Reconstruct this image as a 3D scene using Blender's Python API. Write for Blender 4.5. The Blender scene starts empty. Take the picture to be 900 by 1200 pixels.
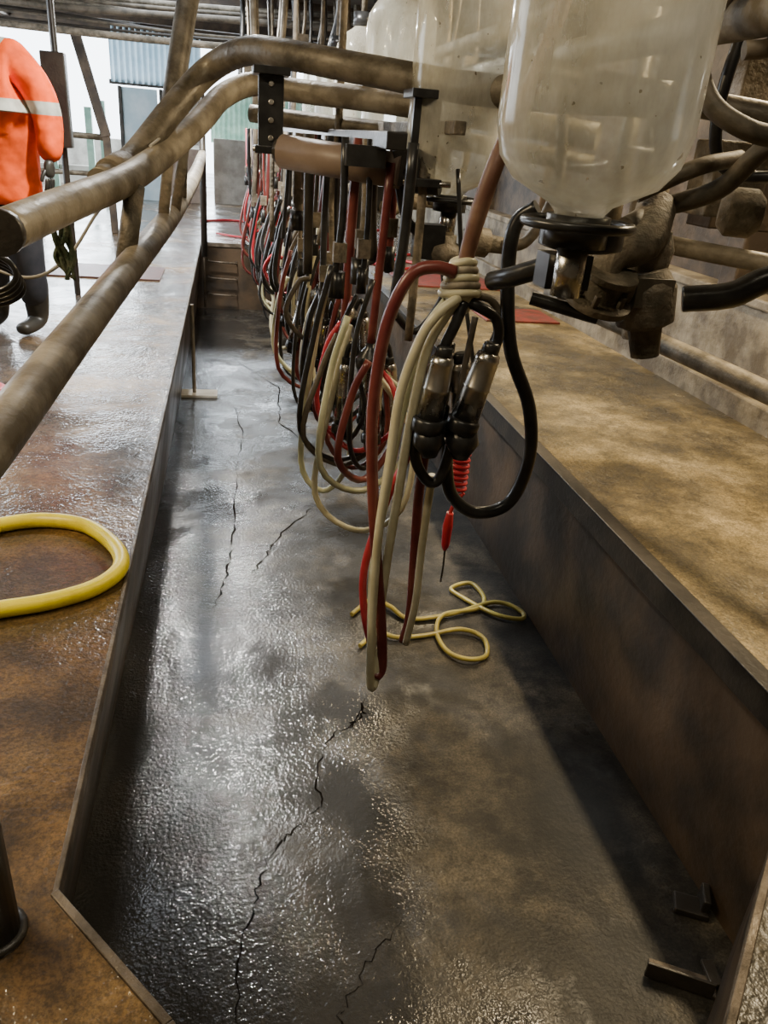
import bpy, math, random
from mathutils import Vector, Matrix
random.seed(7)
COL=bpy.context.scene.collection
V=Vector
# ---------------------------------------------------------------- materials
def new_mat(name):
    m=bpy.data.materials.new(name); m.use_nodes=True
    nt=m.node_tree; return m,nt,nt.nodes['Principled BSDF']
def N(nt,t,**k):
    n=nt.nodes.new(t)
    for a,b in k.items(): setattr(n,a,b)
    return n
def noise(nt,co,scale,detail=5,rough=.6):
    n=N(nt,'ShaderNodeTexNoise'); n.inputs['Scale'].default_value=scale
    n.inputs['Detail'].default_value=detail; n.inputs['Roughness'].default_value=rough
    nt.links.new(co,n.inputs['Vector']); return n
def ramp(nt,fac,stops):
    r=N(nt,'ShaderNodeValToRGB'); e=r.color_ramp.elements
    while len(e)<len(stops): e.new(.5)
    for i,(p,c) in enumerate(stops):
        e[i].position=p; e[i].color=(*c,1) if len(c)==3 else c
    nt.links.new(fac,r.inputs[0]); return r
def mat(name,c1,c2=None,scale=8,rough=.5,rough2=None,metal=0,bump=0,bscale=60,lo=.4,hi=.62,spec=.5,transl=0):
    m,nt,b=new_mat(name)
    co=N(nt,'ShaderNodeTexCoord').outputs['Object']
    if c2 is None: c2=tuple(x*.6 for x in c1)
    n=noise(nt,co,scale)
    r=ramp(nt,n.outputs['Fac'],[(lo,c1),(hi,c2)])
    nt.links.new(r.outputs[0],b.inputs['Base Color'])
    b.inputs['Metallic'].default_value=metal
    b.inputs['Specular IOR Level'].default_value=spec
    if rough2 is None: b.inputs['Roughness'].default_value=rough
    else:
        n2=noise(nt,co,scale*.6); rr=ramp(nt,n2.outputs['Fac'],[(.4,(rough,)*3),(.6,(rough2,)*3)])
        nt.links.new(rr.outputs[0],b.inputs['Roughness'])
    if bump:
        n3=noise(nt,co,bscale,4); bp=N(nt,'ShaderNodeBump'); bp.inputs['Strength'].default_value=bump
        bp.inputs['Distance'].default_value=.01
        nt.links.new(n3.outputs['Fac'],bp.inputs['Height']); nt.links.new(bp.outputs[0],b.inputs['Normal'])
    if transl:
        tl=N(nt,'ShaderNodeBsdfTranslucent'); nt.links.new(r.outputs[0],tl.inputs[0]); mxs=N(nt,'ShaderNodeMixShader'); mxs.inputs[0].default_value=transl
        nt.links.new(b.outputs[0],mxs.inputs[1]); nt.links.new(tl.outputs[0],mxs.inputs[2]); nt.links.new(mxs.outputs[0],nt.nodes['Material Output'].inputs[0])
    return m
def wet(name,stops,cscale,wscale,xg=None,grain=55,gs=.5,crough=(.10,.28),cw=(.25,1.0),speck=.7,thr=(.40,.60),xa=(-.16,.22),wave=1.6,dark=.5,dirt=0):
    """concrete with a film of water (clear coat) broken by aggregate bumps"""
    m,nt,b=new_mat(name); L=nt.links.new
    co=N(nt,'ShaderNodeTexCoord').outputs['Object']
    n1=noise(nt,co,cscale,8,.65)
    n2=noise(nt,co,wscale,6,.62); fac=n2.outputs['Fac']
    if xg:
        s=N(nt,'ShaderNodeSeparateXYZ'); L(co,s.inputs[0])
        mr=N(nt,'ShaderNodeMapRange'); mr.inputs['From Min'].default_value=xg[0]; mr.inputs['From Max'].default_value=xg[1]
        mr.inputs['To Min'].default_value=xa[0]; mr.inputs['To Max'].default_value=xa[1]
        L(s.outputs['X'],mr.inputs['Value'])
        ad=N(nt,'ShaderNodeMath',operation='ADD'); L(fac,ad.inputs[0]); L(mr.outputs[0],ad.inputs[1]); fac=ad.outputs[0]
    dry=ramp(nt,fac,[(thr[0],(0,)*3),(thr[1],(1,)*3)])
    r=ramp(nt,n1.outputs['Fac'],stops)
    sp=noise(nt,co,130,3,.75); rs=ramp(nt,sp.outputs['Fac'],[(.38,(.35,)*3),(.62,(1.5,)*3)])
    mx=N(nt,'ShaderNodeMix',data_type='RGBA',blend_type='MULTIPLY'); mx.inputs['Factor'].default_value=speck
    L(r.outputs[0],mx.inputs['A']); L(rs.outputs[0],mx.inputs['B'])
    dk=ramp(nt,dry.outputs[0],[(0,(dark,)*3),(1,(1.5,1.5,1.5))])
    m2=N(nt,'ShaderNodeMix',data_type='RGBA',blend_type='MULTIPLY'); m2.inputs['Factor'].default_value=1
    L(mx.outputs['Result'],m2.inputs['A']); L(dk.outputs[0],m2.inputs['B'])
    nd=noise(nt,co,11,6,.7); rd=ramp(nt,nd.outputs['Fac'],[(.36,(.25,.23,.20)),(.50,(1,1,1)),(.66,(1.5,1.45,1.35))])
    m3=N(nt,'ShaderNodeMix',data_type='RGBA',blend_type='MULTIPLY'); m3.inputs['Factor'].default_value=dirt
    L(m2.outputs['Result'],m3.inputs['A']); L(rd.outputs[0],m3.inputs['B']); L(m3.outputs['Result'],b.inputs['Base Color'])
    b.inputs['Roughness'].default_value=.62; b.inputs['Specular IOR Level'].default_value=.3
    c1=ramp(nt,dry.outputs[0],[(0,(cw[1],)*3),(1,(cw[0],)*3)]); L(c1.outputs[0],b.inputs['Coat Weight'])
    c2=ramp(nt,dry.outputs[0],[(0,(crough[0],)*3),(1,(crough[1],)*3)]); L(c2.outputs[0],b.inputs['Coat Roughness'])
    b.inputs['Coat IOR'].default_value=1.6
    g=noise(nt,co,grain,2,.6); h2=noise(nt,co,6,3,.5)
    gm=noise(nt,co,2.3,3,.5); gr=ramp(nt,gm.outputs['Fac'],[(.38,(.35,)*3),(.62,(1.15,)*3)])
    gx=N(nt,'ShaderNodeMath',operation='MULTIPLY'); L(g.outputs['Fac'],gx.inputs[0]); L(gr.outputs[0],gx.inputs[1])
    mm=N(nt,'ShaderNodeMath',operation='MULTIPLY_ADD'); L(h2.outputs['Fac'],mm.inputs[0]); mm.inputs[1].default_value=wave; L(gx.outputs[0],mm.inputs[2])
    bp=N(nt,'ShaderNodeBump'); bp.inputs['Strength'].default_value=gs; bp.inputs['Distance'].default_value=.007
    L(mm.outputs[0],bp.inputs['Height']); L(bp.outputs[0],b.inputs['Coat Normal']); L(bp.outputs[0],b.inputs['Normal'])
    return m
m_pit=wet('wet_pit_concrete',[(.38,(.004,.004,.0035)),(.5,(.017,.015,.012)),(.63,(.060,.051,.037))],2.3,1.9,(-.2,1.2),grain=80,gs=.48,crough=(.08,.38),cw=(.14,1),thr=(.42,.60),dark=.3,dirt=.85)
m_platL=wet('wet_platform_concrete',[(.35,(.03,.015,.004)),(.5,(.105,.057,.016)),(.65,(.22,.135,.048))],2.2,1.8,None,grain=70,gs=.48,crough=(.08,.28),cw=(.6,1),thr=(.45,.68),dark=.5,dirt=.5)
m_platR=wet('damp_platform_concrete',[(.33,(.04,.03,.013)),(.5,(.115,.086,.039)),(.66,(.22,.17,.09))],2.6,1.8,None,grain=60,gs=.7,crough=(.25,.42),cw=(.1,.7),dirt=.5)
m_pitwall=mat('rusty_pit_wall',(.024,.018,.013),(.075,.048,.027),3,.3,.5,bump=.3,bscale=25,spec=.5)
m_edge=mat('worn_steel_edge',(.06,.045,.03),(.15,.12,.09),14,.4,.6,metal=.3,bump=.3)
m_dark=mat('dark_steel',(.018,.015,.012),(.04,.033,.025),8,.4,bump=.2)
m_pipe=mat('grimy_galvanised_pipe',(.075,.062,.042),(.21,.18,.135),11,.4,.6,metal=.25,bump=.3,bscale=45)
m_pipeB=mat('grimy_pipe_light',(.13,.105,.07),(.30,.26,.195),9,.45,.65,metal=.15,bump=.3,bscale=45)
m_pvc=mat('brown_pvc',(.22,.16,.125),(.32,.25,.20),5,.45)
m_rub=mat('black_rubber',(.012,.012,.013),(.03,.03,.03),20,.3)
m_grub=mat('dusty_rubber',(.06,.05,.035),(.15,.12,.085),12,.6,bump=.2)
m_maroon=mat('maroon_hose',(.12,.022,.022),(.19,.05,.04),10,.32)
m_red=mat('red_hose',(.42,.02,.035),(.52,.05,.06),10,.35)
m_cream=mat('cream_hose',(.50,.46,.30),(.68,.64,.46),10,.3)
m_grn=mat('pale_green_hose',(.42,.43,.27),(.58,.58,.40),10,.35)
m_steel=mat('stainless_steel',(.62,.6,.56),(.42,.4,.36),14,.18,.35,metal=1)
m_cast=mat('dusty_cast_iron',(.08,.068,.048),(.22,.18,.13),14,.55,.8,metal=.1,bump=.6,bscale=60)
m_yel=mat('yellow_hose',(.85,.72,.01),(.70,.57,.01),12,.35,bump=.1,bscale=120)
m_yel2=mat('olive_yellow_hose',(.50,.42,.10),(.36,.30,.08),12,.35)
m_conc=mat('pale_concrete',(.30,.28,.25),(.48,.46,.42),4,.7,.9,bump=.4,bscale=30)
m_concR=mat('stained_concrete',(.09,.07,.045),(.25,.21,.145),5,.6,.9,bump=.6,bscale=30)
m_wood=mat('dark_timber',(.03,.02,.013),(.08,.055,.033),6,.7,bump=.4,bscale=30)
m_roof=mat('dusty_roof_sheet',(.05,.045,.038),(.11,.095,.075),3,.8)
m_blues=mat('pale_blue_corrugated',(.34,.50,.60),(.47,.61,.70),4,.5,transl=.12)
m_bluedoor=mat('pale_blue_paint',(.42,.54,.60),(.55,.64,.68),4,.5,transl=.08)
m_green=mat('green_paint',(.16,.29,.22),(.28,.42,.33),5,.55,transl=.08)
m_matred=mat('red_rubber_mat',(.20,.03,.02),(.10,.03,.02),10,.5,bump=.3)
m_matdk=mat('brown_rubber_mat',(.09,.028,.02),(.05,.02,.015),10,.4,bump=.3)
m_crack=mat('crack_dirt',(.007,.006,.005),None,10,1.0,spec=0)
def jar_material():
    m,nt,b=new_mat('milky_glass'); L=nt.links.new
    co=N(nt,'ShaderNodeTexCoord').outputs['Object']
    n=noise(nt,co,6,6,.6); r=ramp(nt,n.outputs['Fac'],[(.35,(.50,.47,.38)),(.6,(.76,.74,.66))])
    nd=noise(nt,co,60,2,.5); rd=ramp(nt,nd.outputs['Fac'],[(.715,(1,1,1)),(.735,(.25,.17,.08))])
    mx=N(nt,'ShaderNodeMix',data_type='RGBA',blend_type='MULTIPLY'); mx.inputs['Factor'].default_value=1
    L(r.outputs[0],mx.inputs['A']); L(rd.outputs[0],mx.inputs['B']); L(mx.outputs['Result'],b.inputs['Base Color'])
    b.inputs['Roughness'].default_value=.12; b.inputs['Coat Weight'].default_value=.5; b.inputs['Coat Roughness'].default_value=.04
    tl=N(nt,'ShaderNodeBsdfTranslucent'); L(mx.outputs['Result'],tl.inputs[0])
    m1=N(nt,'ShaderNodeMixShader'); m1.inputs[0].default_value=.4; L(b.outputs[0],m1.inputs[1]); L(tl.outputs[0],m1.inputs[2])
    tp=N(nt,'ShaderNodeBsdfTransparent'); tp.inputs[0].default_value=(.96,.97,.94,1)
    lw=N(nt,'ShaderNodeLayerWeight'); lw.inputs[0].default_value=.35
    mp=N(nt,'ShaderNodeMapping'); mp.inputs['Scale'].default_value=(1,1,.35); L(co,mp.inputs[0])
    n2=noise(nt,mp.outputs[0],9,6,.65); r2=ramp(nt,n2.outputs['Fac'],[(.34,(.38,)*3),(.66,(.80,)*3)])
    sb=N(nt,'ShaderNodeMath',operation='MULTIPLY_ADD'); sb.inputs[1].default_value=-.40; L(lw.outputs['Facing'],sb.inputs[0]); L(r2.outputs[0],sb.inputs[2]); sb.use_clamp=True
    m2=N(nt,'ShaderNodeMixShader'); L(sb.outputs[0],m2.inputs[0]); L(m1.outputs[0],m2.inputs[1]); L(tp.outputs[0],m2.inputs[2])
    L(m2.outputs[0],nt.nodes['Material Output'].inputs[0]); return m
m_jar=jar_material()
def emis(name,c,s):
    m,nt,b=new_mat(name); b.inputs['Emission Color'].default_value=(*c,1); b.inputs['Emission Strength'].default_value=s; return m
# ---------------------------------------------------------------- mesh builder
def crom(pts,sub,closed=False):
    P=[V(p) for p in pts]; n=len(P)
    if n<3: return P
    out=[]
    for i in range(n if closed else n-1):
        if closed: p0,p1,p2,p3=P[(i-1)%n],P[i],P[(i+1)%n],P[(i+2)%n]
        else:
            p1,p2=P[i],P[i+1]; p0=P[i-1] if i>0 else p1*2-p2; p3=P[i+2] if i+2<n else p2*2-p1
        for k in range(sub):
            t=k/sub
            out.append(.5*((2*p1)+(p2-p0)*t+(2*p0-5*p1+4*p2-p3)*t*t+(3*p1-p0-3*p2+p3)*t**3))
    if not closed: out.append(P[-1])
    return out
class B:
    def __init__(s,name): s.name=name; s.v=[]; s.f=[]; s.mi=[]; s.sm=[]; s.m=[]
    def _m(s,m):
        if m not in s.m: s.m.append(m)
        return s.m.index(m)
    def face(s,idx,m,sm=False): s.f.append(idx); s.mi.append(s._m(m)); s.sm.append(sm)
    def poly(s,pts,m):
        b=len(s.v); s.v+=[V(p) for p in pts]; s.face(list(range(b,b+len(pts))),m)
    def tube(s,pts,r,m,seg=12,sub=7,closed=False,cap=True):
        P=crom(pts,sub,closed); n=len(P)
        rr=r if isinstance(r,(list,tuple)) else None
        def rad(i):
            if rr is None: return r
            x=i/(n-1)*(len(rr)-1); k=min(int(x),len(rr)-2); return rr[k]+(rr[k+1]-rr[k])*(x-k)
        T=[]
        for i in range(n):
            a=P[(i-1)%n] if (closed or i>0) else P[i]; c=P[(i+1)%n] if (closed or i<n-1) else P[i]
            T.append((c-a).normalized())
        u=T[0].orthogonal().normalized(); b0=len(s.v)
        for i in range(n):
            u=(u-T[i]*u.dot(T[i])).normalized(); w=T[i].cross(u)
            for k in range(seg):
                a=2*math.pi*k/seg; s.v.append(P[i]+(u*math.cos(a)+w*math.sin(a))*rad(i))
        for i in range(n if closed else n-1):
            j=(i+1)%n
            for k in range(seg):
                k2=(k+1)%seg; s.face([b0+i*seg+k,b0+i*seg+k2,b0+j*seg+k2,b0+j*seg+k],m,True)
        if cap and not closed:
            s.face([b0+k for k in range(seg)][::-1],m); s.face([b0+(n-1)*seg+k for k in range(seg)],m)
    def lathe(s,o,d,prof,m,seg=28):
        o=V(o); d=V(d).normalized(); u=d.orthogonal().normalized(); w=d.cross(u); b0=len(s.v)
        for (h,r) in prof:
            for k in range(seg):
                a=2*math.pi*k/seg; s.v.append(o+d*h+(u*math.cos(a)+w*math.sin(a))*r)
        for i in range(len(prof)-1):
            for k in range(seg):
                k2=(k+1)%seg; s.face([b0+i*seg+k,b0+i*seg+k2,b0+(i+1)*seg+k2,b0+(i+1)*seg+k],m,True)
        s.face([b0+k for k in range(seg)][::-1],m); e=b0+(len(prof)-1)*seg; s.face([e+k for k in range(seg)],m)
    def box(s,c,sz,m,rot=None):
        c=V(c); b=len(s.v); R=rot or Matrix.Identity(3)
        for x in(-.5,.5):
            for y in(-.5,.5):
                for z in(-.5,.5): s.v.append(c+R@V((x*sz[0],y*sz[1],z*sz[2])))
        for q in([0,1,3,2],[4,6,7,5],[0,4,5,1],[2,3,7,6],[0,2,6,4],[1,5,7,3]): s.face([b+i for i in q],m)
    def bb(s,a,c,m): s.box([(a[i]+c[i])/2 for i in range(3)],[abs(c[i]-a[i]) for i in range(3)],m)
    def bar(s,a,c,w,h,m):
        a=V(a);c=V(c); d=(c-a); q=d.to_track_quat('Y','Z').to_matrix(); s.box((a+c)/2,(w,d.length,h),m,q)
    def prism(s,poly,z0,z1,m):
        n=len(poly); b=len(s.v)
        s.v+=[V((x,y,z0)) for x,y in poly]+[V((x,y,z1)) for x,y in poly]
        s.face(list(range(b,b+n))[::-1],m); s.face(list(range(b+n,b+2*n)),m)
        for i in range(n): j=(i+1)%n; s.face([b+i,b+j,b+n+j,b+n+i],m)
    def build(s,bevel=0):
        me=bpy.data.meshes.new(s.name); me.from_pydata([tuple(v) for v in s.v],[],s.f)
        for m in s.m: me.materials.append(m)
        for p,mi,sm in zip(me.polygons,s.mi,s.sm): p.material_index=mi; p.use_smooth=sm
        me.update(); o=bpy.data.objects.new(s.name,me); COL.objects.link(o)
        if bevel:
            bv=o.modifiers.new('bevel','BEVEL'); bv.width=bevel; bv.segments=2; bv.limit_method='ANGLE'
        return o
Zp=.68
# ---------------------------------------------------------------- camera
cam=bpy.data.cameras.new('camera'); co=bpy.data.objects.new('camera',cam); COL.objects.link(co)
co.location=(0,0,1.8); co.rotation_euler=[math.radians(a) for a in(63.9138,-4.4929,-10.7036)]
cam.sensor_fit='VERTICAL'; cam.sensor_height=36; cam.lens=26.7; cam.clip_start=.05
bpy.context.scene.camera=co
# ---------------------------------------------------------------- floor / pit
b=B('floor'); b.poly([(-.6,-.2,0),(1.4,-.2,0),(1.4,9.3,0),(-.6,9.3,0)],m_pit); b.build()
YE=8.65
top=[(-.25,YE),(-.265,3.9),(-.28,.89),(-.09,.66),(.16,.25),(.42,.25),(.97,.81),(1.29,1.10),(1.29,YE),(-.25,YE)]
bot=[(-.31,YE),(-.35,3.9),(-.41,.89),(-.12,.6),(.16,.2),(.42,.2),(.97,.78),(1.27,1.06),(1.27,YE),(-.31,YE)]
b=B('wall_pit')
for i in range(len(top)-1):
    (x0,y0),(x1,y1)=top[i],top[i+1]; (u0,v0),(u1,v1)=bot[i],bot[i+1]
    b.poly([(u0,v0,0),(u1,v1,0),(x1,y1,Zp-.02),(x0,y0,Zp-.02)],m_pitwall)
b.build()
b=B('milking_platform')
b.prism([(-3.55,-1),(.16,-1),(.16,.25),(-.09,.66),(-.28,.89),(-.265,3.9),(-.25,YE),(-3.55,YE)],.655,Zp,m_platL); b.build()
b=B('milking_platform')
b.prism([(.16,-1),(2.50,-1),(2.50,YE),(1.29,YE),(1.29,1.10),(.97,.81),(.42,.25),(.16,.25)],.655,Zp,m_platR); b.build()
b=B('floor_yard'); b.prism([(-3.55,YE),(2.50,YE),(2.50,13.4),(9,13.4),(9,22),(-12,22),(-12,13.4),(-3.55,13.4)],.655,Zp,m_platL); b.build()
b=B('trim_1')
for i in range(0,2):
    a,c=top[i],top[i+1]; b.bar((a[0]+.002,a[1],Zp-.010),(c[0]+.002,c[1],Zp-.010),.010,.030,m_edge)
for i in range(2,7):
    a,c=top[i],top[i+1]; b.bar((a[0],a[1],Zp-.010),(c[0],c[1],Zp-.010),.014,.034,m_edge)
b.bar((-.25,YE-.005,Zp-.01),(1.26,YE-.005,Zp-.01),.02,.04,m_edge)
b.build(.002)
b=B('trim_2'); b.bb((1.262,1.08,Zp-.08),(1.285,YE-.03,Zp+.006),m_dark); b.bb((1.262,1.08,Zp-.002),(1.32,YE,Zp+.008),m_dark)
b.build(.003)
b=B('step_irons')
for z in(.17,.34,.51):
    b.tube([(-.18,YE,z),(-.18,YE-.10,z),(.12,YE-.10,z-.01),(.12,YE,z-.01)],.010,m_edge,8,1)
b.tube([(-.22,YE-.02,.02),(-.22,YE-.02,.66)],.012,m_edge,8); b.build()
def crack(b,pts,w):
    P=[]
    for i in range(len(pts)-1):
        for k in range(8):
            t=k/8; P.append((pts[i][0]*(1-t)+pts[i+1][0]*t+random.uniform(-1,1)*.010,pts[i][1]*(1-t)+pts[i+1][1]*t+random.uniform(-1,1)*.012))
    L=[];Rr=[]
    for i,(x,y) in enumerate(P):
        ww=w*random.uniform(.1,1.1)*min(1,(i+1)/5,(len(P)-i)/5)
        a=P[max(0,i-1)]; c=P[min(len(P)-1,i+1)]; d=V((c[0]-a[0],c[1]-a[1])).normalized()
        L.append((x-d.y*ww,y+d.x*ww,.0015)); Rr.append((x+d.y*ww,y-d.x*ww,.0015))
    for i in range(len(P)-1): b.poly([L[i],Rr[i],Rr[i+1],L[i+1]],m_crack)
b=B('floor_crack')
crack(b,[(.48,2.08),(.42,1.99),(.32,1.92),(.26,1.77),(.26,1.63),(.17,1.55),(.09,1.46),(.05,1.33),(.02,1.22),(.0,1.0)],.003)
crack(b,[(.39,1.96),(.45,2.02),(.47,2.10)],.008)
crack(b,[(.06,4.3),(.03,3.72),(.02,3.25),(-.02,2.94),(-.07,2.68)],.005)
crack(b,[(.60,4.3),(.47,3.71),(.26,3.37),(.16,3.12),(.08,2.94)],.005)
crack(b,[(.05,5.3),(.10,4.8),(.06,4.3)],.005)
crack(b,[(.44,1.26),(.34,1.16),(.26,1.06),(.23,1.01),(.15,.85)],.0014)
crack(b,[(.1,6.5),(.4,5.8),(.35,5.0),(.6,4.3)],.006)
b.build()
b=B('steel_angle_bracket'); b.bar((1.01,1.03,.006),(1.15,.955,.006),.05,.012,m_edge); b.bar((.99,1.015,.03),(1.13,.94,.03),.008,.05,m_dark)
b.bar((1.15,.955,.02),(1.16,1.02,.02),.03,.012,m_dark); b.build(.002)
b=B('steel_wall_lug'); b.bar((1.17,1.19,.012),(1.25,1.15,.012),.06,.02,m_dark); b.bar((1.23,1.14,.03),(1.26,1.20,.03),.02,.06,m_dark); b.build(.004)
b=B('floor_stand'); b.box((-.20,5.58,.010),(.26,.15,.02),m_conc); b.tube([(-.235,5.58,.01),(-.235,5.58,.35),(-.235,5.58,.66)],.014,m_pipeB,8); b.build(.003)
# ---------------------------------------------------------------- building shell
b=B('wall_right')
b.bb((2.56,-1,Zp-.1),(2.75,13.4,1.22),m_concR); b.bb((2.50,-1,Zp-.1),(2.56,13.4,.80),m_concR)
b.bb((2.70,-1,1.22),(2.80,13.4,3.0),m_wood)
for y in [1.2,2.4,3.6,4.8,6.4,8,10,12]: b.bb((2.55,y,1.2),(2.72,y+.14,3.0),m_wood)
b.bb((2.54,-1,1.20),(2.72,13.4,1.25),m_concR); b.build(.01)
b=B('wall_back')
b.bb((-.16,13.4,Zp-.1),(2.8,13.6,1.62),m_conc)
b.bb((-3.6,13.4,2.95),(2.8,13.5,3.3),m_wood)
b.build(.01)
b=B('corrugated_sheet')
def corr(b,x0,x1,y,z0,z1,m,p=.08,a=.015):
    n=int((x1-x0)/p*4)
    for i in range(n):
        xa=x0+(x1-x0)*i/n; xb=x0+(x1-x0)*(i+1)/n
        b.poly([(xa,y+a*math.sin(i*math.pi/2),z0),(xb,y+a*math.sin((i+1)*math.pi/2),z0),(xb,y+a*math.sin((i+1)*math.pi/2),z1),(xa,y+a*math.sin(i*math.pi/2),z1)],m)
corr(b,-1.57,-.31,13.0,2.25,2.95,m_blues); b.bb((-1.6,13.02,2.22),(-.28,13.08,2.28),m_dark); b.build()
b=B('corrugated_sheet'); corr(b,-.2,2.6,13.9,1.55,2.3,m_green); b.build()
b=B('door_1')
b.bb((-1.45,13.12,Zp),(-.95,13.16,2.2),m_bluedoor); b.bb((-.9,13.12,1.5),(-.35,13.16,2.2),m_conc); b.bb((-.85,13.12,Zp),(-.35,13.16,1.45),m_pvc)
for x in(-1.5,-.92,-.32): b.bb((x,13.1,Zp),(x+.05,13.2,2.21),m_dark)
b.build(.005)
b=B('yard_fence')
for i,x in enumerate([-3.4,-2.6,-2.05,-1.85]): b.bb((x,13.5,Zp),(x+.10,13.6,1.9+.1*(i%2)),m_green)
b.bb((-4,13.6,1.0),(-1.6,13.65,1.08),m_conc)
b.build(.005)
b=B('concrete_block_wall'); b.bb((-6,15.5,Zp-.1),(-.4,15.7,1.45),m_conc); b.build(.01)
b=B('wall_left')
b.bb((-3.7,-1,Zp-.1),(-3.56,4.5,3.0),m_roof); b.bb((-3.7,4.5,Zp-.1),(-3.56,13.4,1.3),m_conc)
for y in(4.5,7.4,10.3,13.2): b.bb((-3.72,y,Zp),(-3.56,y+.18,3.0),m_wood)
b.build(.01)
b=B('wall_front'); b.bb((-3.7,-1.1,0),(2.8,-1.0,3.3),m_roof); b.build()
b=B('ceiling')   # roof; unseen skylight bays added over the pit to put sheen on its floor
def roofrow(y0,y1,holes):
    x=-3.7
    for h0,h1 in holes: b.bb((x,y0,3.0),(h0,y1,3.04),m_roof); x=h1
    b.bb((x,y0,3.0),(2.8,y1,3.04),m_roof)
roofrow(-1,3.4,[]); roofrow(3.4,4.1,[(-.42,-.05)]); roofrow(4.1,5.8,[]); roofrow(5.8,6.6,[(-.60,.0)]); roofrow(6.6,7.8,[]); roofrow(7.8,9.2,[(-.9,.2)]); roofrow(9.2,14,[])
b.build()
b=B('roof_beams')
for y in [1.5,4.6,7.0,9.3,11.2,13]: b.bb((-3.7,y,2.84),(2.8,y+.1,3.0),m_wood)
for x in(-2.9,-1.2,.55,1.6): b.bb((x,-1,2.92),(x+.07,13.4,3.0),m_wood)
b.bar((-1.5,6,2.35),(-.95,6,2.84),.06,.10,m_wood); b.bar((-1.8,6,2.2),(-1.25,6,2.84),.06,.10,m_wood); b.bar((-1.75,6.1,2.35),(-.6,6.1,2.70),.06,.09,m_wood)
b.bar((-3.6,6.1,2.3),(-1.2,6.1,2.5),.06,.1,m_wood)
b.build(.005)
b=B('overhead_pipe_bundle')
for i in range(9):
    z=2.46+.045*i+random.uniform(-.01,.01); y=8.6+random.uniform(-.3,.3)
    b.tube([(-3.4,y,z+.03),(-1.5,y,z),(0,y,z+random.uniform(-.05,.06)),(1.2,y-.3,z+.05),(2.5,y-.4,z+.06)],random.choice([.012,.018,.03]),random.choice([m_pipe,m_cast,m_dark,m_grub]),8)
for i in range(32):
    x=.1+random.uniform(0,1.5); y=random.uniform(5.5,8.6); zb=random.uniform(1.9,2.4)
    b.tube([(x,y,2.9),(x+.02,y,2.6),(x+random.uniform(-.05,.05),y,zb)],random.choice([.012,.02,.03]),random.choice([m_cast,m_pipeB,m_grub,m_rub,m_pipe]),8)
    if i%3==0: b.box((x,y,zb),(.09,.07,.14),m_cast)
b.build()
# ---------------------------------------------------------------- lamps
def lamp(x,y,z,L,power,col,along='y',wd=.12):
    b=B('ceiling_tube_lamp'); d=V((0,1,0)) if along=='y' else V((1,0,0)); c=V((x,y,z))
    b.bar(c-d*L/2+V((0,0,.05)),c+d*L/2+V((0,0,.05)),.10,.05,m_conc)
    b.tube([c-d*L/2,c+d*L/2],.016,emis('tube_glow',col,18),10)
    b.tube([c+V((0,0,.07)),V((x,y,3.0))],.006,m_dark,6)
    b.build()
    l=bpy.data.lights.new('lamp_light','AREA'); l.shape='RECTANGLE'; l.size=wd if along=='y' else L; l.size_y=L if along=='y' else wd
    l.energy=power; l.color=col; o=bpy.data.objects.new('lamp_light',l); o.location=(x,y,z-.03); COL.objects.link(o)
cool=(1,.97,.90); warm=(1,.79,.48)
lamp(-.06,4.0,2.75,.12,110,cool,wd=.09); lamp(-.2,6.9,2.70,.14,140,cool,wd=.11)
lamp(1.9,2.2,2.8,1.2,90,warm); lamp(1.9,5.5,2.8,1.2,65,warm); lamp(-1.5,1.4,2.8,1.2,62,warm); lamp(.2,.6,2.85,.9,12,(1,.88,.66),'x')
def area(name,loc,rot,sx,sy,e,col):
    l=bpy.data.lights.new(name,'AREA'); l.shape='RECTANGLE'; l.size=sx; l.size_y=sy; l.energy=e; l.color=col
    o=bpy.data.objects.new(name,l); o.location=loc; o.rotation_euler=rot; COL.objects.link(o)
area('added_fill_left',(-3.75,9,2.15),(0,math.radians(-90),0),1.6,8,110,(.85,.93,1))  # added fill light, standing in for daylight through unseen left wall openings
area('daylight_far_opening',(-1.5,14.6,2.0),(math.radians(-90),0,0),5,2.2,520,(.85,.93,1))
w=bpy.data.worlds.new('world'); bpy.context.scene.world=w; w.use_nodes=True; nt=w.node_tree
bg=nt.nodes['Background']; bg.inputs[0].default_value=(.84,.92,1,1); bg.inputs[1].default_value=8.0
# ---------------------------------------------------------------- rails over/along the pit
b=B('curved_rail_pipe')
b.tube([(.98,1.78,1.93),(.65,2.06,1.93),(.39,2.27,1.96),(.18,2.45,1.99),(.07,2.59,2.0),(-.04,2.71,1.95),(-.15,2.62,1.83),(-.25,2.46,1.70),(-.32,2.28,1.64)],.038,m_pipe,18)
b.tube([(-.27,2.40,1.675),(-.30,2.33,1.655)],.046,m_cast,18); b.build()
b=B('curved_rail_pipe')
b.tube([(-.39,1.53,1.60),(-.34,1.81,1.62),(-.26,2.21,1.65),(-.19,2.50,1.70),(-.08,2.76,1.80),(0,2.96,1.89),(.11,3.07,1.94),(.26,3.03,1.93),(.60,2.77,1.91),(1.11,2.40,1.86)],.038,m_pipeB,18)
b.tube([(-.39,1.515,1.60),(-.389,1.54,1.60)],.040,m_dark,18); b.tube([(.10,3.2,1.85),(.3,3.1,1.84),(.75,2.8,1.82),(1.2,2.6,1.78)],.03,m_pipe,14); b.build()
b=B('lower_rail_pipe')
b.tube([(-.345,.80,1.34),(-.34,.94,1.36),(-.32,1.11,1.38),(-.29,1.53,1.41),(-.24,2.05,1.46),(-.19,2.86,1.50),(-.165,3.7,1.53),(-.155,4.7,1.55),(-.17,6.2,1.56),(-.19,7.7,1.56)],.036,m_pipeB,18)
b.tube([(-.23,2.25,1.64),(-.26,2.16,1.44)],.026,m_cast,14)
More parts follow.
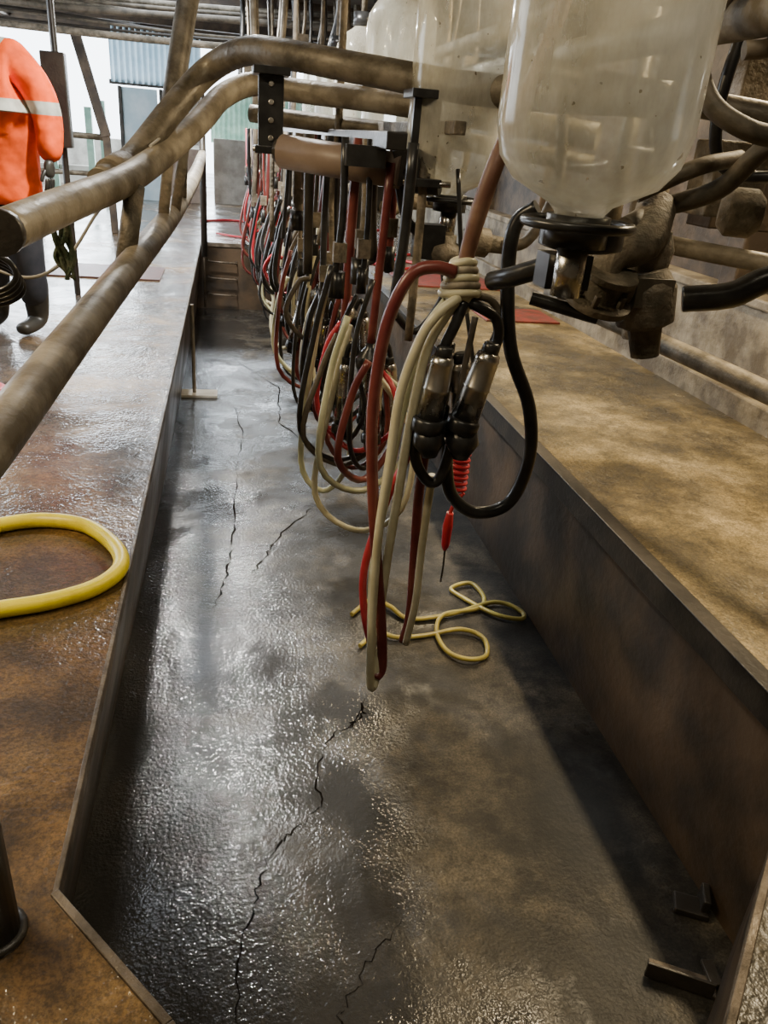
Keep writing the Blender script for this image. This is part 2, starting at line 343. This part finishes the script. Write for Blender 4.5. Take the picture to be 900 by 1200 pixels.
b.tube([(-.17,2.82,1.74),(-.20,2.75,1.50)],.018,m_cast,12); b.tube([(-.12,3.0,1.80),(-.17,2.95,1.52)],.018,m_cast,12)
b.tube([(-.14,3.3,1.9),(-.16,3.25,1.54)],.018,m_cast,12)
b.tube([(-.19,7.7,.68),(-.19,7.7,2.0)],.03,m_dark,12)
b.build()
b=B('steel_roof_post'); b.tube([(-.20,3.53,1.86),(-.13,3.67,2.24),(.02,3.9,2.95)],.042,m_pipe,16); b.build()
b=B('timber_post'); b.bar((-1.39,9,2.5),(-1.17,9,1.61),.09,.09,m_wood); b.bar((-1.17,9,1.65),(-1.15,9,Zp),.07,.07,m_wood); b.build(.005)
b=B('gate_rail')
b.tube([(-2.6,9,1.62),(-1.17,9,1.60)],.03,m_pipe,10); b.tube([(-2.6,9.02,1.25),(-1.17,9.02,1.25)],.025,m_pipe,10); b.tube([(-1.9,9,1.6),(-1.9,9,Zp)],.03,m_conc,10); b.tube([(-2.6,9,1.7),(-2.6,9,Zp)],.04,m_green,10); b.build()
b=B('switch_box_on_post'); b.bb((-1.07,5.55,1.60),(-.93,5.63,2.12),m_dark); b.tube([(-1.0,5.66,Zp),(-1.0,5.66,3.0)],.022,m_dark,10); b.build(.01)
b=B('tie_rope')
b.tube([(-.20,2.42,1.735),(-.13,2.8,1.80),(-.22,2.6,1.66),(-.30,2.2,1.6),(-.36,2.0,1.50),(-.42,1.9,1.46),(-.5,1.9,1.47),(-.58,1.9,1.52)],.004,m_conc,6)
m_moss=mat('mossy_twine',(.05,.08,.04),(.12,.13,.08),60,.9,bump=1,bscale=200)
for k in range(7): b.tube([(-.36+random.uniform(-.008,.008),1.93,1.65),(-.36+random.uniform(-.02,.02),1.93+random.uniform(-.02,.02),1.56),(-.362+random.uniform(-.02,.02),1.93,1.50),(-.36+random.uniform(-.02,.02),1.93,1.45)],[.003,.006,.007,.003],m_moss,6)
b.build()
b=B('hose_coil')
for k in range(4): b.tube([V((-.49+.075*math.cos(a*math.pi/6),1.70+.03*k*.5,1.50+.042*math.sin(a*math.pi/6)-.011*k)) for a in range(12)],.006,m_rub,8,3,True)
b.build()
def bracket(x,y,z0,z1):
    b=B('pipe_clamp_bracket')
    b.bb((x-.035,y-.012,z0),(x+.035,y+.004,z1),m_rub); b.bb((x-.05,y-.05,z1-.02),(x+.05,y+.06,z1),m_rub); b.bb((x-.045,y-.05,z0),(x+.045,y+.05,z0+.02),m_rub)
    for i in range(4): b.tube([(x,y-.018,z0+.04+i*(z1-z0-.08)/3),(x,y-.010,z0+.04+i*(z1-z0-.08)/3)],.008,m_steel,8)
    b.tube([(x-.05,y-.02,z0+.01),(x+.07,y-.05,z0+.01)],.008,m_steel,8); b.build(.002)
bracket(.13,2.42,1.74,1.955); bracket(.50,2.10,1.70,1.92)
b=B('brown_plastic_roller'); b.tube([(.16,2.34,1.75),(.46,2.14,1.73)],.044,m_pvc,24); b.tube([(.145,2.35,1.751),(.16,2.34,1.75)],.03,m_dark,16); b.tube([(.46,2.14,1.73),(.53,2.09,1.725)],.018,m_steel,12)
b.tube([(.47,2.13,1.70),(.55,2.08,1.70)],.02,m_rub,10); b.build()
# ---------------------------------------------------------------- recorder jars
def jar(x,y,z,r=.140,h=.60,fit=False):
    b=B('milk_recorder_jar')
    prof=[(0,.03),(.015,.036),(.025,.045),(.035,r*.5),(.052,r*.76),(.08,r*.93),(.12,r),(h-.13,r*.99),(h-.09,r*.94),(h-.05,r*.75),(h-.02,r*.4),(h,.035)]
    b.lathe((x,y,z),(0,0,1),prof,m_jar,40)
    b.tube([(x,y,z-.03),(x,y,z+.012)],.045,m_rub,20)
    b.tube([(x,y,z-.10),(x,y,z-.03)],.022,m_steel,14)
    b.tube([(x,y,z+h-.01),(x,y,z+h+.05)],.05,m_rub,20)
    b.tube([(x,y,z+h+.05),(x,y,2.9)],.015,m_cast,10)
    b.tube([V((x+.075*math.cos(a*math.pi/8),y+.075*math.sin(a*math.pi/8),z+.0)) for a in range(16)],.007,m_rub,8,2,True)
    if fit:
        b.lathe((x,y,z-.17),(0,0,1),[(0,.03),(.01,.05),(.03,.055),(.05,.05),(.06,.03),(.08,.03)],m_cast,16)
        b.lathe((x+.05,y,z-.10),(1,.1,-.1),[(0,.03),(.01,.04),(.07,.04),(.08,.025),(.14,.022)],m_cast,14)
        b.box((x-.05,y,z-.11),(.08,.06,.09),m_rub)
        b.tube([(x+.16,y,z-.11),(x+.24,y,z-.09),(x+.30,y,z+.05),(x+.28,y,z+.25)],.016,m_grub,10)
        b.tube([(x-.07,y,z-.10),(x-.12,y,z-.05),(x-.15,y,z+.05)],.013,m_rub,10)
        b.tube([(x,y,z-.16),(x+.01,y,z-.26),(x-.06,y,z-.36),(x-.14,y,z-.30)],.012,m_rub,10)
    b.build()
jar(.490,1.075,1.715,.131)
for i,(x,y) in enumerate([(.60,2.15),(.65,3.24),(.68,4.35),(.70,5.45),(.72,6.55)]): jar(x,y,1.67+(.03 if i else 0),.132,fit=True)
b=B('milk_pipeline'); b.tube([(.82,.6,2.02),(.86,4,2.03),(.9,8,2.03)],.032,m_pipeB,14); b.tube([(.95,.6,2.18),(1.0,8,2.18)],.025,m_cast,12); b.build()
b=B('jar_valve_assembly')
b.lathe((.52,1.12,1.675),(0,0,1),[(0,.045),(.005,.062),(.03,.062),(.035,.05)],m_rub,24)
b.box((.50,1.12,1.645),(.07,.05,.05),m_rub)
b.lathe((.56,1.27,1.62),(.9,-.2,-.1),[(0,.035),(.01,.042),(.07,.042),(.08,.03),(.13,.028)],m_cast,20)
b.lathe((.62,1.23,1.575),(0.1,-.3,1),[(0,.055),(.012,.058),(.014,.03),(.05,.028),(.052,.05),(.062,.05)],m_cast,24)
b.tube([(.62,1.23,1.62),(.64,1.24,1.66),(.70,1.26,1.68),(.75,1.33,1.73)],[.025,.03,.035,.035],m_cast,16)
b.lathe((.72,1.27,1.63),(.2,-.1,-1),[(0,.04),(.03,.055),(.09,.05),(.10,.03),(.15,.025)],m_cast,20)
b.lathe((.74,1.30,1.70),(-.1,.1,-1),[(0,.03),(.03,.045),(.08,.045)],m_cast,16)
b.box((.72,1.25,1.60),(.07,.06,.05),m_grub)
for a in range(6): b.tube([(.62+.046*math.cos(a*1.05),1.23+.046*math.sin(a*1.05),1.58),(.62+.046*math.cos(a*1.05),1.22+.046*math.sin(a*1.05),1.60)],.006,m_grub,6)
b.tube([(.54,1.27,1.63),(.50,1.33,1.60),(.49,1.4,1.58)],.018,m_rub,12)
b.tube([(.53,1.30,1.57),(.64,1.25,1.55)],.012,m_rub,10)
b.build(.003)
b=B('rubber_vacuum_hose')
b.tube([(.66,1.26,1.70),(.75,1.32,1.73),(.83,1.28,1.77),(.88,1.25,1.84),(.98,1.2,1.93)],.017,m_grub,14)
b.tube([(.84,1.30,2.05),(.80,1.30,2.07),(.76,1.30,2.03),(.735,1.28,1.96),(.75,1.24,1.895),(.80,1.21,1.862),(.87,1.20,1.852),(.98,1.15,1.85)],.016,m_grub,14)
b.tube([(.79,1.28,2.06),(.83,1.25,2.07),(.86,1.25,2.03),(.84,1.25,1.98),(.80,1.26,1.97)],.014,m_grub,12)
b.tube([(.80,1.5,1.86),(.84,1.5,1.70),(.83,1.5,1.6),(.86,1.5,1.5)],.004,m_conc,6)
b.tube([(.69,1.3,1.75),(.78,1.28,1.80),(.88,1.32,1.82)],.014,m_grub,12)
b.tube([(.95,1.5,2.1),(.93,1.5,1.9),(.98,1.5,1.8),(1.1,1.45,1.82),(1.15,1.45,2.0)],.012,m_rub,10)
b.build()
b=B('pulsation_pipework')
b.tube([(.80,1.85,1.66),(.98,1.63,1.64),(1.12,1.48,1.63),(1.35,1.25,1.61)],.02,m_pipeB,14)
b.tube([(.90,1.42,1.56),(.98,1.38,1.58),(1.05,1.36,1.62),(1.2,1.3,1.66)],.026,m_rub,14)
b.tube([(.70,2.1,2.0),(1.0,1.75,1.93),(1.5,1.4,1.86)],.028,m_pipe,14)
b.tube([(.85,1.9,2.15),(1.3,1.6,2.1)],.03,m_pipeB,14)
b.tube([(1.25,2.2,1.3),(1.22,2.2,2.2)],.03,m_cast,12); b.tube([(1.02,1.9,1.6),(1.02,1.9,2.3)],.022,m_cast,12)
b.box((1.15,1.75,1.78),(.14,.1,.16),m_cast); b.box((1.42,2.1,1.72),(.2,.12,.14),m_wood)
b.box((1.25,1.9,1.98),(.10,.08,.18),m_cast); b.lathe((1.05,1.6,1.72),(1,-.6,0),[(0,.03),(.02,.05),(.07,.05),(.09,.03)],m_cast,16)
b.build(.004)
b=B('rump_rail_right'); b.tube([(1.30,3.0,1.29),(1.43,2.37,1.26),(1.54,1.87,1.23),(1.72,.9,1.17)],.032,m_pipe,16)
b.tube([(1.36,2.7,1.28),(1.36,2.7,2.3)],.03,m_pipe,12); b.tube([(1.80,.6,Zp),(1.80,.6,1.6)],.03,m_pipe,12); b.tube([(1.72,.9,1.17),(1.80,.6,1.15)],.032,m_pipe,12); b.build()
# ---------------------------------------------------------------- near milking cluster
b=B('milking_cluster')
m_brr=mat('brown_rubber',(.12,.05,.03),(.20,.11,.065),12,.5)
b.tube([(.64,1.62,2.10),(.58,1.56,1.95),(.50,1.48,1.80),(.47,1.47,1.70),(.455,1.47,1.61),(.455,1.47,1.57)],[.016,.016,.016,.017,.015,.014],m_brr,14)
for k in range(5): b.tube([V((.45+(.036-.004*k)*math.cos(a*math.pi/5),1.47+(.032-.003*k)*math.sin(a*math.pi/5),1.545+.014*k+.004*math.sin(a))) for a in range(10)],.0085,m_pipeB if k%2 else m_cream,8,3,True)
b.lathe((.45,1.47,1.50),(0,0,1),[(0,.012),(.01,.024),(.045,.03),(.06,.022)],m_cream,18)
b.tube([(.43,1.45,1.585),(.39,1.45,1.592),(.35,1.45,1.58),(.32,1.45,1.53),(.30,1.45,1.45),(.29,1.45,1.31),(.30,1.45,1.16),(.32,1.45,.99),(.345,1.45,.81),(.36,1.45,.66),(.345,1.44,.63)],.0125,m_maroon,12)
b.tube([(.44,1.44,1.54),(.40,1.43,1.51),(.37,1.43,1.46),(.34,1.43,1.35),(.33,1.43,1.20),(.32,1.43,1.04),(.32,1.43,.87),(.33,1.43,.63),(.345,1.44,.62),(.35,1.46,.70)],.010,m_cream,12)
b.tube([(.44,1.45,1.53),(.42,1.45,1.50),(.39,1.45,1.43),(.37,1.45,1.27),(.36,1.45,1.12),(.35,1.45,.97),(.345,1.46,.81),(.33,1.45,.70)],.010,m_cream,12)
b.tube([(.43,1.48,1.53),(.385,1.48,1.45),(.36,1.48,1.30),(.34,1.48,1.1),(.325,1.48,.9),(.335,1.47,.66)],.009,m_grn,12)
b.tube([(.43,1.50,1.30),(.425,1.50,1.21),(.42,1.50,1.09),(.425,1.50,.94),(.43,1.50,.77),(.42,1.5,.69)],.011,m_maroon,12)
b.tube([(.40,1.50,1.25),(.38,1.50,1.17),(.35,1.50,1.09),(.31,1.50,.92),(.315,1.50,.79),(.345,1.49,.66)],.009,m_red,12)
b.tube([(.44,1.48,1.15),(.435,1.48,.97),(.435,1.48,.82),(.425,1.49,.69)],.009,m_cream,12)
b.tube([(.575,1.45,1.71),(.55,1.47,1.685),(.54,1.47,1.64),(.548,1.47,1.55),(.575,1.47,1.43),(.635,1.47,1.31),(.655,1.47,1.19),(.625,1.47,1.085),(.55,1.47,1.06),(.49,1.47,1.10),(.465,1.46,1.17),(.46,1.46,1.24)],.0145,m_rub,14)
b.tube([(.385,1.45,1.27),(.39,1.45,1.20),(.42,1.45,1.15),(.445,1.45,1.15),(.46,1.45,1.20),(.465,1.45,1.27)],.012,m_rub,12)
b.tube([(.46,1.46,1.53),(.49,1.45,1.52),(.525,1.45,1.50),(.535,1.45,1.46),(.518,1.45,1.42)],.011,m_rub,12)
b.tube([(.455,1.45,1.53),(.44,1.44,1.49),(.425,1.44,1.45),(.42,1.45,1.42)],.011,m_rub,12)
b.tube([(.47,1.47,1.54),(.52,1.48,1.53),(.545,1.48,1.49),(.53,1.47,1.44)],.008,m_grub,10)
b.tube([(.45,1.47,1.53),(.445,1.46,1.48),(.42,1.46,1.42),(.40,1.46,1.38)],.010,m_maroon,10)
def cup(b,top,bot,s=1.0,seg=18):
    top=V(top);bot=V(bot); d=bot-top; L=d.length
    b.lathe(top,d,[(0,.012*s),(.006,.020*s),(L*.10,.0215*s),(L*.12,.0225*s),(L*.14,.0215*s),(L*.5,.0235*s),(L*.52,.025*s),(L*.54,.0235*s),(L,.0255*s)],m_steel,seg)
    b.lathe(bot-d.normalized()*.004,d,[(0,.026*s),(.004,.030*s),(.028,.031*s),(.032,.022*s),(.05,.018*s)],m_rub,seg)
    b.lathe(top-d.normalized()*.018,d,[(0,.011*s),(.004,.015*s),(.022,.016*s),(.024,.012*s)],m_rub,seg)
cup(b,(.42,1.43,1.43),(.405,1.43,1.295),1.12); cup(b,(.515,1.43,1.44),(.480,1.43,1.295),1.15)
cup(b,(.45,1.51,1.42),(.44,1.51,1.30)); cup(b,(.48,1.50,1.40),(.50,1.50,1.28))
b.box((.45,1.46,1.265),(.10,.05,.022),m_rub); b.lathe((.405,1.43,1.275),(.1,-.2,-1),[(0,.03),(.03,.034),(.05,.02),(.06,.015)],m_rub,16); b.lathe((.48,1.43,1.275),(.0,-.1,-1),[(0,.03),(.03,.036),(.05,.024),(.065,.015)],m_rub,16)
b.tube([(.485,1.46,1.50),(.475,1.46,1.38),(.47,1.46,1.28)],.007,m_grub,8)
b.build()
b=B('coiled_air_hose_gun')
b.tube([(.64+.026*math.cos(i*math.pi/3),1.90+.026*math.sin(i*math.pi/3),1.08-i*.0029) for i in range(60)],.006,m_red,8,3)
b.tube([(.66,1.9,1.08),(.65,1.9,1.25),(.60,1.95,1.5),(.57,2.0,1.75)],.006,m_rub,8)
b.tube([(.665,1.9,.908),(.64,1.9,.87),(.632,1.9,.84)],.006,m_red,8)
b.tube([(.632,1.9,.845),(.630,1.9,.80),(.63,1.9,.74),(.63,1.9,.72)],[.010,.015,.012,.006],m_red,12)
b.tube([(.63,1.9,.73),(.632,1.9,.66),(.63,1.9,.61)],.003,m_steel,6); b.build()
# ---------------------------------------------------------------- row of clusters receding down the pit
def cluster(x,y,zc,s):
    rnd=random.Random(s); b=B('milking_cluster'); u=rnd.uniform; far=s>8
    b.box((x-.05,y,1.76),(.10,.05,.05),m_rub); b.box((x+.06,y+.05,1.74),(.06,.06,.09),m_dark)
    for k in range(8):
        dx=u(-.17,.13); dy=u(-.22,.22); r=u(.007,.016); z1=u(1.25,1.5)
        b.tube([(x+dx,y+dy,1.80),(x+dx+u(-.01,.01),y+dy,1.6),(x+dx+u(-.02,.02),y+dy,z1)],r,rnd.choice([m_rub,m_dark,m_rub,m_maroon,m_cast]+([m_red,m_cream] if far else [])),8,3)
        if k%2==0: b.tube([(x+dx,y+dy,z1+.0),(x+dx,y+dy,z1+.07)],r*1.8,m_rub,10); b.box((x+dx,y+dy,z1+.12),(.035,.03,.05),m_cast)
    b.lathe((x,y,zc),(0,0,1),[(0,.014),(.008,.036),(.035,.042),(.05,.034),(.07,.016),(.085,.012)],m_steel if s%3 else m_rub,16)
    b.tube([(x,y,zc+.08),(x+u(-.02,.02),y,zc+.25),(x+.02,y,1.75)],.012,rnd.choice([m_rub,m_maroon]),10,4)
    for k in range(4):
        a=k*math.pi/2+u(-.3,.3); c,sn=math.cos(a),math.sin(a); R=.065
        t=(x+R*c,y+R*sn,zc+u(-.03,.03)); bo=(x+(R+.02)*c+u(-.015,.015),y+(R+.02)*sn,zc-.15+u(-.02,.02))
        b.tube([(x+.03*c,y+.03*sn,zc+.04),(x+.05*c,y+.05*sn,zc+.08),(x+R*c,y+R*sn,zc+.05),t],.008,m_rub,8,4)
        cup(b,t,bo,.95,12)
    cols=[m_maroon,m_cream,m_grn if s==3 else m_rub,m_maroon,m_grn if s%2 else m_rub,m_rub,m_rub,m_red if (s%3==0 or far) else m_rub,m_grub,m_rub]
    if far: cols+=[m_red,m_cream,m_maroon]
    for k,mm in enumerate(cols):
        xa=x+u(-.16,-.02); xb=x+u(-.04,.12); zt=u(1.25,1.5); zb=u(.68,1.0) if k<5 else u(.85,1.15); ya=y+u(-.12,.12); yb=y+u(-.1,.1); xm=(xa+xb)/2+u(-.04,.02)
        w=abs(xb-xa)/2+.02
        b.tube([(xa+.03,ya,zt),(xa-.01,ya,(zt+zb)/2+.1),(xm-w,ya,zb+.10),(xm,(ya+yb)/2,zb),(xm+w,yb,zb+.10),(xb,yb,(zc+zb)/2+.1),(x+u(-.02,.02),y,zc+.03)],u(.007,.011),mm,8,5)
    b.build()
ys=[2.1,2.65,3.2,3.75,4.3,4.85,5.4,5.95,6.5,7.05,7.6]
for i,y in enumerate(ys): cluster(.40+.015*math.sin(i*2)-.006*i,y,1.20-.01*i+.03*math.sin(i*1.7),i+3)
b=B('cluster_support_rail'); b.bar((.40,1.95,1.80),(.36,7.8,1.80),.05,.04,m_dark); b.bar((.55,1.95,1.84),(.5,7.8,1.84),.03,.03,m_cast)
for y in(3.0,5.0,7.4): b.tube([(.40,y,1.8),(.40,y,2.9)],.014,m_cast,8)
b.build(.003)
# ---------------------------------------------------------------- hoses on the ground
b=B('yellow_hose')
b.tube([(-1.1,2.0,.702),(-.71,2.10,.702),(-.66,2.14,.702),(-.55,2.17,.702),(-.42,2.13,.702),(-.32,2.0,.702),(-.29,1.88,.702),(-.34,1.78,.702),(-.44,1.72,.702),(-.55,1.69,.702),(-.60,1.67,.702),(-.85,1.60,.702),(-1.1,1.5,.702)],.022,m_yel,14)
b.build()
b=B('garden_hose')
p=[(.50,2.62),(.60,2.72),(.67,2.66),(.74,2.57),(.93,2.59),(1.14,2.66),(1.24,2.60),(1.22,2.53),(1.11,2.57),(1.01,2.72),(.98,2.79),(1.08,2.82),(1.11,2.71),(1.05,2.62),(.89,2.58),(.83,2.47),(.84,2.33),(.91,2.27),(.99,2.30),(1.01,2.41),(.93,2.47),(.78,2.45),(.66,2.44),(.58,2.47),(.5,2.4)]
b.tube([(x,y,.011+.004*(i%3)) for i,(x,y) in enumerate(p)],.010,m_yel2,10); b.build()
b=B('red_hose')
b.tube([(-.3,10.6,Zp+.014),(.1,10.9,Zp+.014),(.6,10.7,Zp+.014),(1.2,11.0,Zp+.014),(2.2,10.8,Zp+.014)],.014,m_red,8)
b.tube([(1.4,7.8,Zp+.014),(1.7,7.5,Zp+.014),(1.9,7.9,Zp+.014),(1.6,8.3,Zp+.014),(2.1,8.6,Zp+.014)],.014,m_red,8)
b.tube([(-.1,9.4,Zp+.014),(.2,9.2,Zp+.014),(.5,9.5,Zp+.014),(.9,9.2,Zp+.014)],.012,m_red,8); b.build()
b=B('yellow_boot_toe'); b.lathe((-.375,.685,Zp),(0,0,1),[(0,.05),(.03,.052),(.05,.04),(.06,.015)],m_yel,20); b.build()
b=B('steel_floor_post'); b.tube([(-.352,.83,Zp),(-.352,.83,1.15)],.035,m_dark,20); b.lathe((-.352,.83,Zp),(0,0,1),[(0,.045),(.008,.045),(.01,.036)],m_dark,20); b.build()
b=B('rubber_floor_mat'); b.bb((-1.35,6.3,Zp),(-.5,6.9,Zp+.012),m_matdk); b.build(.004)
b=B('rubber_floor_mat'); b.bb((1.85,5.3,Zp),(2.42,5.75,Zp+.015),m_matred); b.build(.004)
b=B('rubber_floor_mat'); b.bb((1.5,6.6,Zp),(2.4,7.3,Zp+.015),m_matred); b.build(.004)
b=B('red_bucket_lid'); b.lathe((-1.05,3.45,Zp),(0,0,1),[(0,.10),(.02,.105),(.03,.09)],m_red,24); b.build()
# ---------------------------------------------------------------- person in hi-vis jacket
def hivis():
    m,nt,b=new_mat('hi_vis_orange')
    co=N(nt,'ShaderNodeTexCoord').outputs['Object']; s=N(nt,'ShaderNodeSeparateXYZ'); nt.links.new(co,s.inputs[0])
    mr=N(nt,'ShaderNodeMapRange'); mr.inputs['From Min'].default_value=.6; mr.inputs['From Max'].default_value=1.6; nt.links.new(s.outputs['Z'],mr.inputs['Value'])
    O=(.80,.085,.003); G=(.42,.42,.36)
    r=ramp(nt,mr.outputs[0],[(0,O),(.50,G),(.555,O)]); r.color_ramp.interpolation='CONSTANT'
    ab=N(nt,'ShaderNodeMath',operation='ABSOLUTE'); nt.links.new(s.outputs['X'],ab.inputs[0])
    g1=N(nt,'ShaderNodeMath',operation='COMPARE'); g1.inputs[1].default_value=.125; g1.inputs[2].default_value=.024; nt.links.new(ab.outputs[0],g1.inputs[0])
    g2=N(nt,'ShaderNodeMath',operation='GREATER_THAN'); g2.inputs[1].default_value=1.12; nt.links.new(s.outputs['Z'],g2.inputs[0])
    g3=N(nt,'ShaderNodeMath',operation='MULTIPLY'); nt.links.new(g1.outputs[0],g3.inputs[0]); nt.links.new(g2.outputs[0],g3.inputs[1])
    ms=N(nt,'ShaderNodeMix',data_type='RGBA'); nt.links.new(g3.outputs[0],ms.inputs['Factor']); nt.links.new(r.outputs[0],ms.inputs['A']); ms.inputs['B'].default_value=(*G,1)
    n=noise(nt,co,9,3); nr=ramp(nt,n.outputs['Fac'],[(.3,(.6,)*3),(.6,(1,)*3)])
    mx=N(nt,'ShaderNodeMix',data_type='RGBA',blend_type='MULTIPLY'); mx.inputs['Factor'].default_value=1
    nt.links.new(ms.outputs['Result'],mx.inputs['A']); nt.links.new(nr.outputs[0],mx.inputs['B']); nt.links.new(mx.outputs['Result'],b.inputs['Base Color'])
    b.inputs['Roughness'].default_value=.75; b.inputs['Specular IOR Level'].default_value=.2
    bp=N(nt,'ShaderNodeBump'); bp.inputs['Strength'].default_value=.9; bp.inputs['Distance'].default_value=.06; n2=noise(nt,co,5,2); nt.links.new(n2.outputs['Fac'],bp.inputs['Height']); nt.links.new(bp.outputs[0],b.inputs['Normal'])
    return m
m_hv=hivis(); m_trs=mat('dark_work_trousers',(.010,.012,.018),(.022,.022,.03),8,.8); m_skin=mat('skin',(.55,.30,.20),(.6,.34,.24),10,.5); m_hair=mat('brown_hair',(.05,.03,.015),None,30,.6)
m_boot=mat('rubber_boot',(.012,.012,.011),(.035,.032,.026),10,.4)
per=bpy.data.objects.new('person',None); COL.objects.link(per); per.location=(-1.15,4.62,Zp)
def skin(name,verts,edges,radii,m,sub=2,root=0):
    me=bpy.data.meshes.new(name); me.from_pydata(verts,edges,[]); me.materials.append(m)
    o=bpy.data.objects.new(name,me); COL.objects.link(o); o.parent=per
    sk=o.modifiers.new('skin','SKIN'); sk.use_smooth_shade=True
    for i,d in enumerate(me.skin_vertices[0].data):
        r=radii[i]; d.radius=(r if isinstance(r,tuple) else (r,r)); d.use_root=(i==root)
    ss=o.modifiers.new('sub','SUBSURF'); ss.levels=sub; ss.render_levels=sub
    return o
skin('jacket',[(0,0,.66),(0,0,.90),(0,0,1.10),(0,.01,1.27),(0,.01,1.42),
 (.16,.0,1.33),(.25,.015,1.24),(.295,.03,1.10),(.315,-.01,.99),(.325,-.05,.88),
 (-.16,.0,1.33),(-.25,.015,1.24),(-.295,.04,1.10),(-.31,.02,.98),(-.315,-.02,.88)],
 [(0,1),(1,2),(2,3),(3,4),(3,5),(5,6),(6,7),(7,8),(8,9),(3,10),(10,11),(11,12),(12,13),(13,14)],
 [(.25,.19),(.23,.18),(.23,.18),(.21,.16),(.085,.09),(.10,.10),(.09,.09),(.078,.078),(.07,.07),(.06,.06),(.10,.10),(.09,.09),(.078,.078),(.07,.07),(.06,.06)],m_hv,2,1)
skin('trousers',[(0,0,.70),(.09,0,.62),(.105,-.01,.44),(.11,.02,.12),(-.09,0,.62),(-.11,.0,.44),(-.13,.03,.12)],[(0,1),(1,2),(2,3),(0,4),(4,5),(5,6)],
 [(.13,.11),.12,.10,.075,.12,.10,.075],m_trs,2,0)
for sx in(.11,-.13):
    skin('boot',[(sx,.03,.34),(sx,.03,.10),(sx,.02,.05),(sx,-.06,.04),(sx,-.15,.035)],[(0,1),(1,2),(2,3),(3,4)],[.082,.066,(.06,.045),(.052,.042),(.046,.034)],m_boot,2,0)
skin('head',[(0,.0,1.43),(0,.005,1.50),(0,.0,1.58),(0,.0,1.66),(0,.005,1.72)],[(0,1),(1,2),(2,3),(3,4)],[.055,.05,(.07,.085),(.078,.095),(.05,.06)],m_skin,2,0)
hb=B('hair'); hb.lathe((0,.012,1.60),(0,.1,1),[(0,.088),(.05,.095),(.10,.08),(.135,.04),(.145,.005)],m_hair,20); h=hb.build(); h.parent=per
fb=B('face_features'); fb.lathe((0,-.085,1.585),(0,-1,-.25),[(0,.018),(.02,.012),(.028,.004)],m_skin,10)
for sx in(-.03,.03): fb.lathe((sx,-.083,1.625),(0,-1,0),[(0,.011),(.006,.008),(.008,.002)],m_conc,10)
for sx in(-.078,.078): fb.lathe((sx,.0,1.60),(sx,0,0),[(0,.028),(.008,.03),(.014,.015)],m_skin,12)
fb.tube([(-.025,-.092,1.545),(0,-.098,1.543),(.025,-.092,1.545)],.005,m_maroon,8); h=fb.build(); h.parent=per
for sx,ox,oy,oz in((1,.325,-.055,.885),(-1,-.315,-.025,.885)):
    skin('hand',[(ox,oy,oz+.02),(ox,oy-.005,oz-.03),(ox,oy-.008,oz-.075)],[(0,1),(1,2)],[(.030,.030),(.022,.040),(.018,.042)],m_boot,2,0)
    for k,(dy,L) in enumerate([(-.03,.062),(-.011,.072),(.009,.068),(.027,.052)]):
        skin('finger_%d'%(k+1),[(ox,oy-.008+dy,oz-.07),(ox-.002*sx,oy-.008+dy*1.1,oz-.075-L*.5),(ox-.014*sx,oy-.008+dy*1.1,oz-.075-L)],[(0,1),(1,2)],[.0095,.009,.008],m_boot,1,0)
    skin('thumb',[(ox-.005*sx,oy-.03,oz-.03),(ox-.012*sx,oy-.055,oz-.06),(ox-.016*sx,oy-.06,oz-.09)],[(0,1),(1,2)],[.012,.011,.009],m_boot,1,0)
per.rotation_euler=(0,0,math.radians(-20))
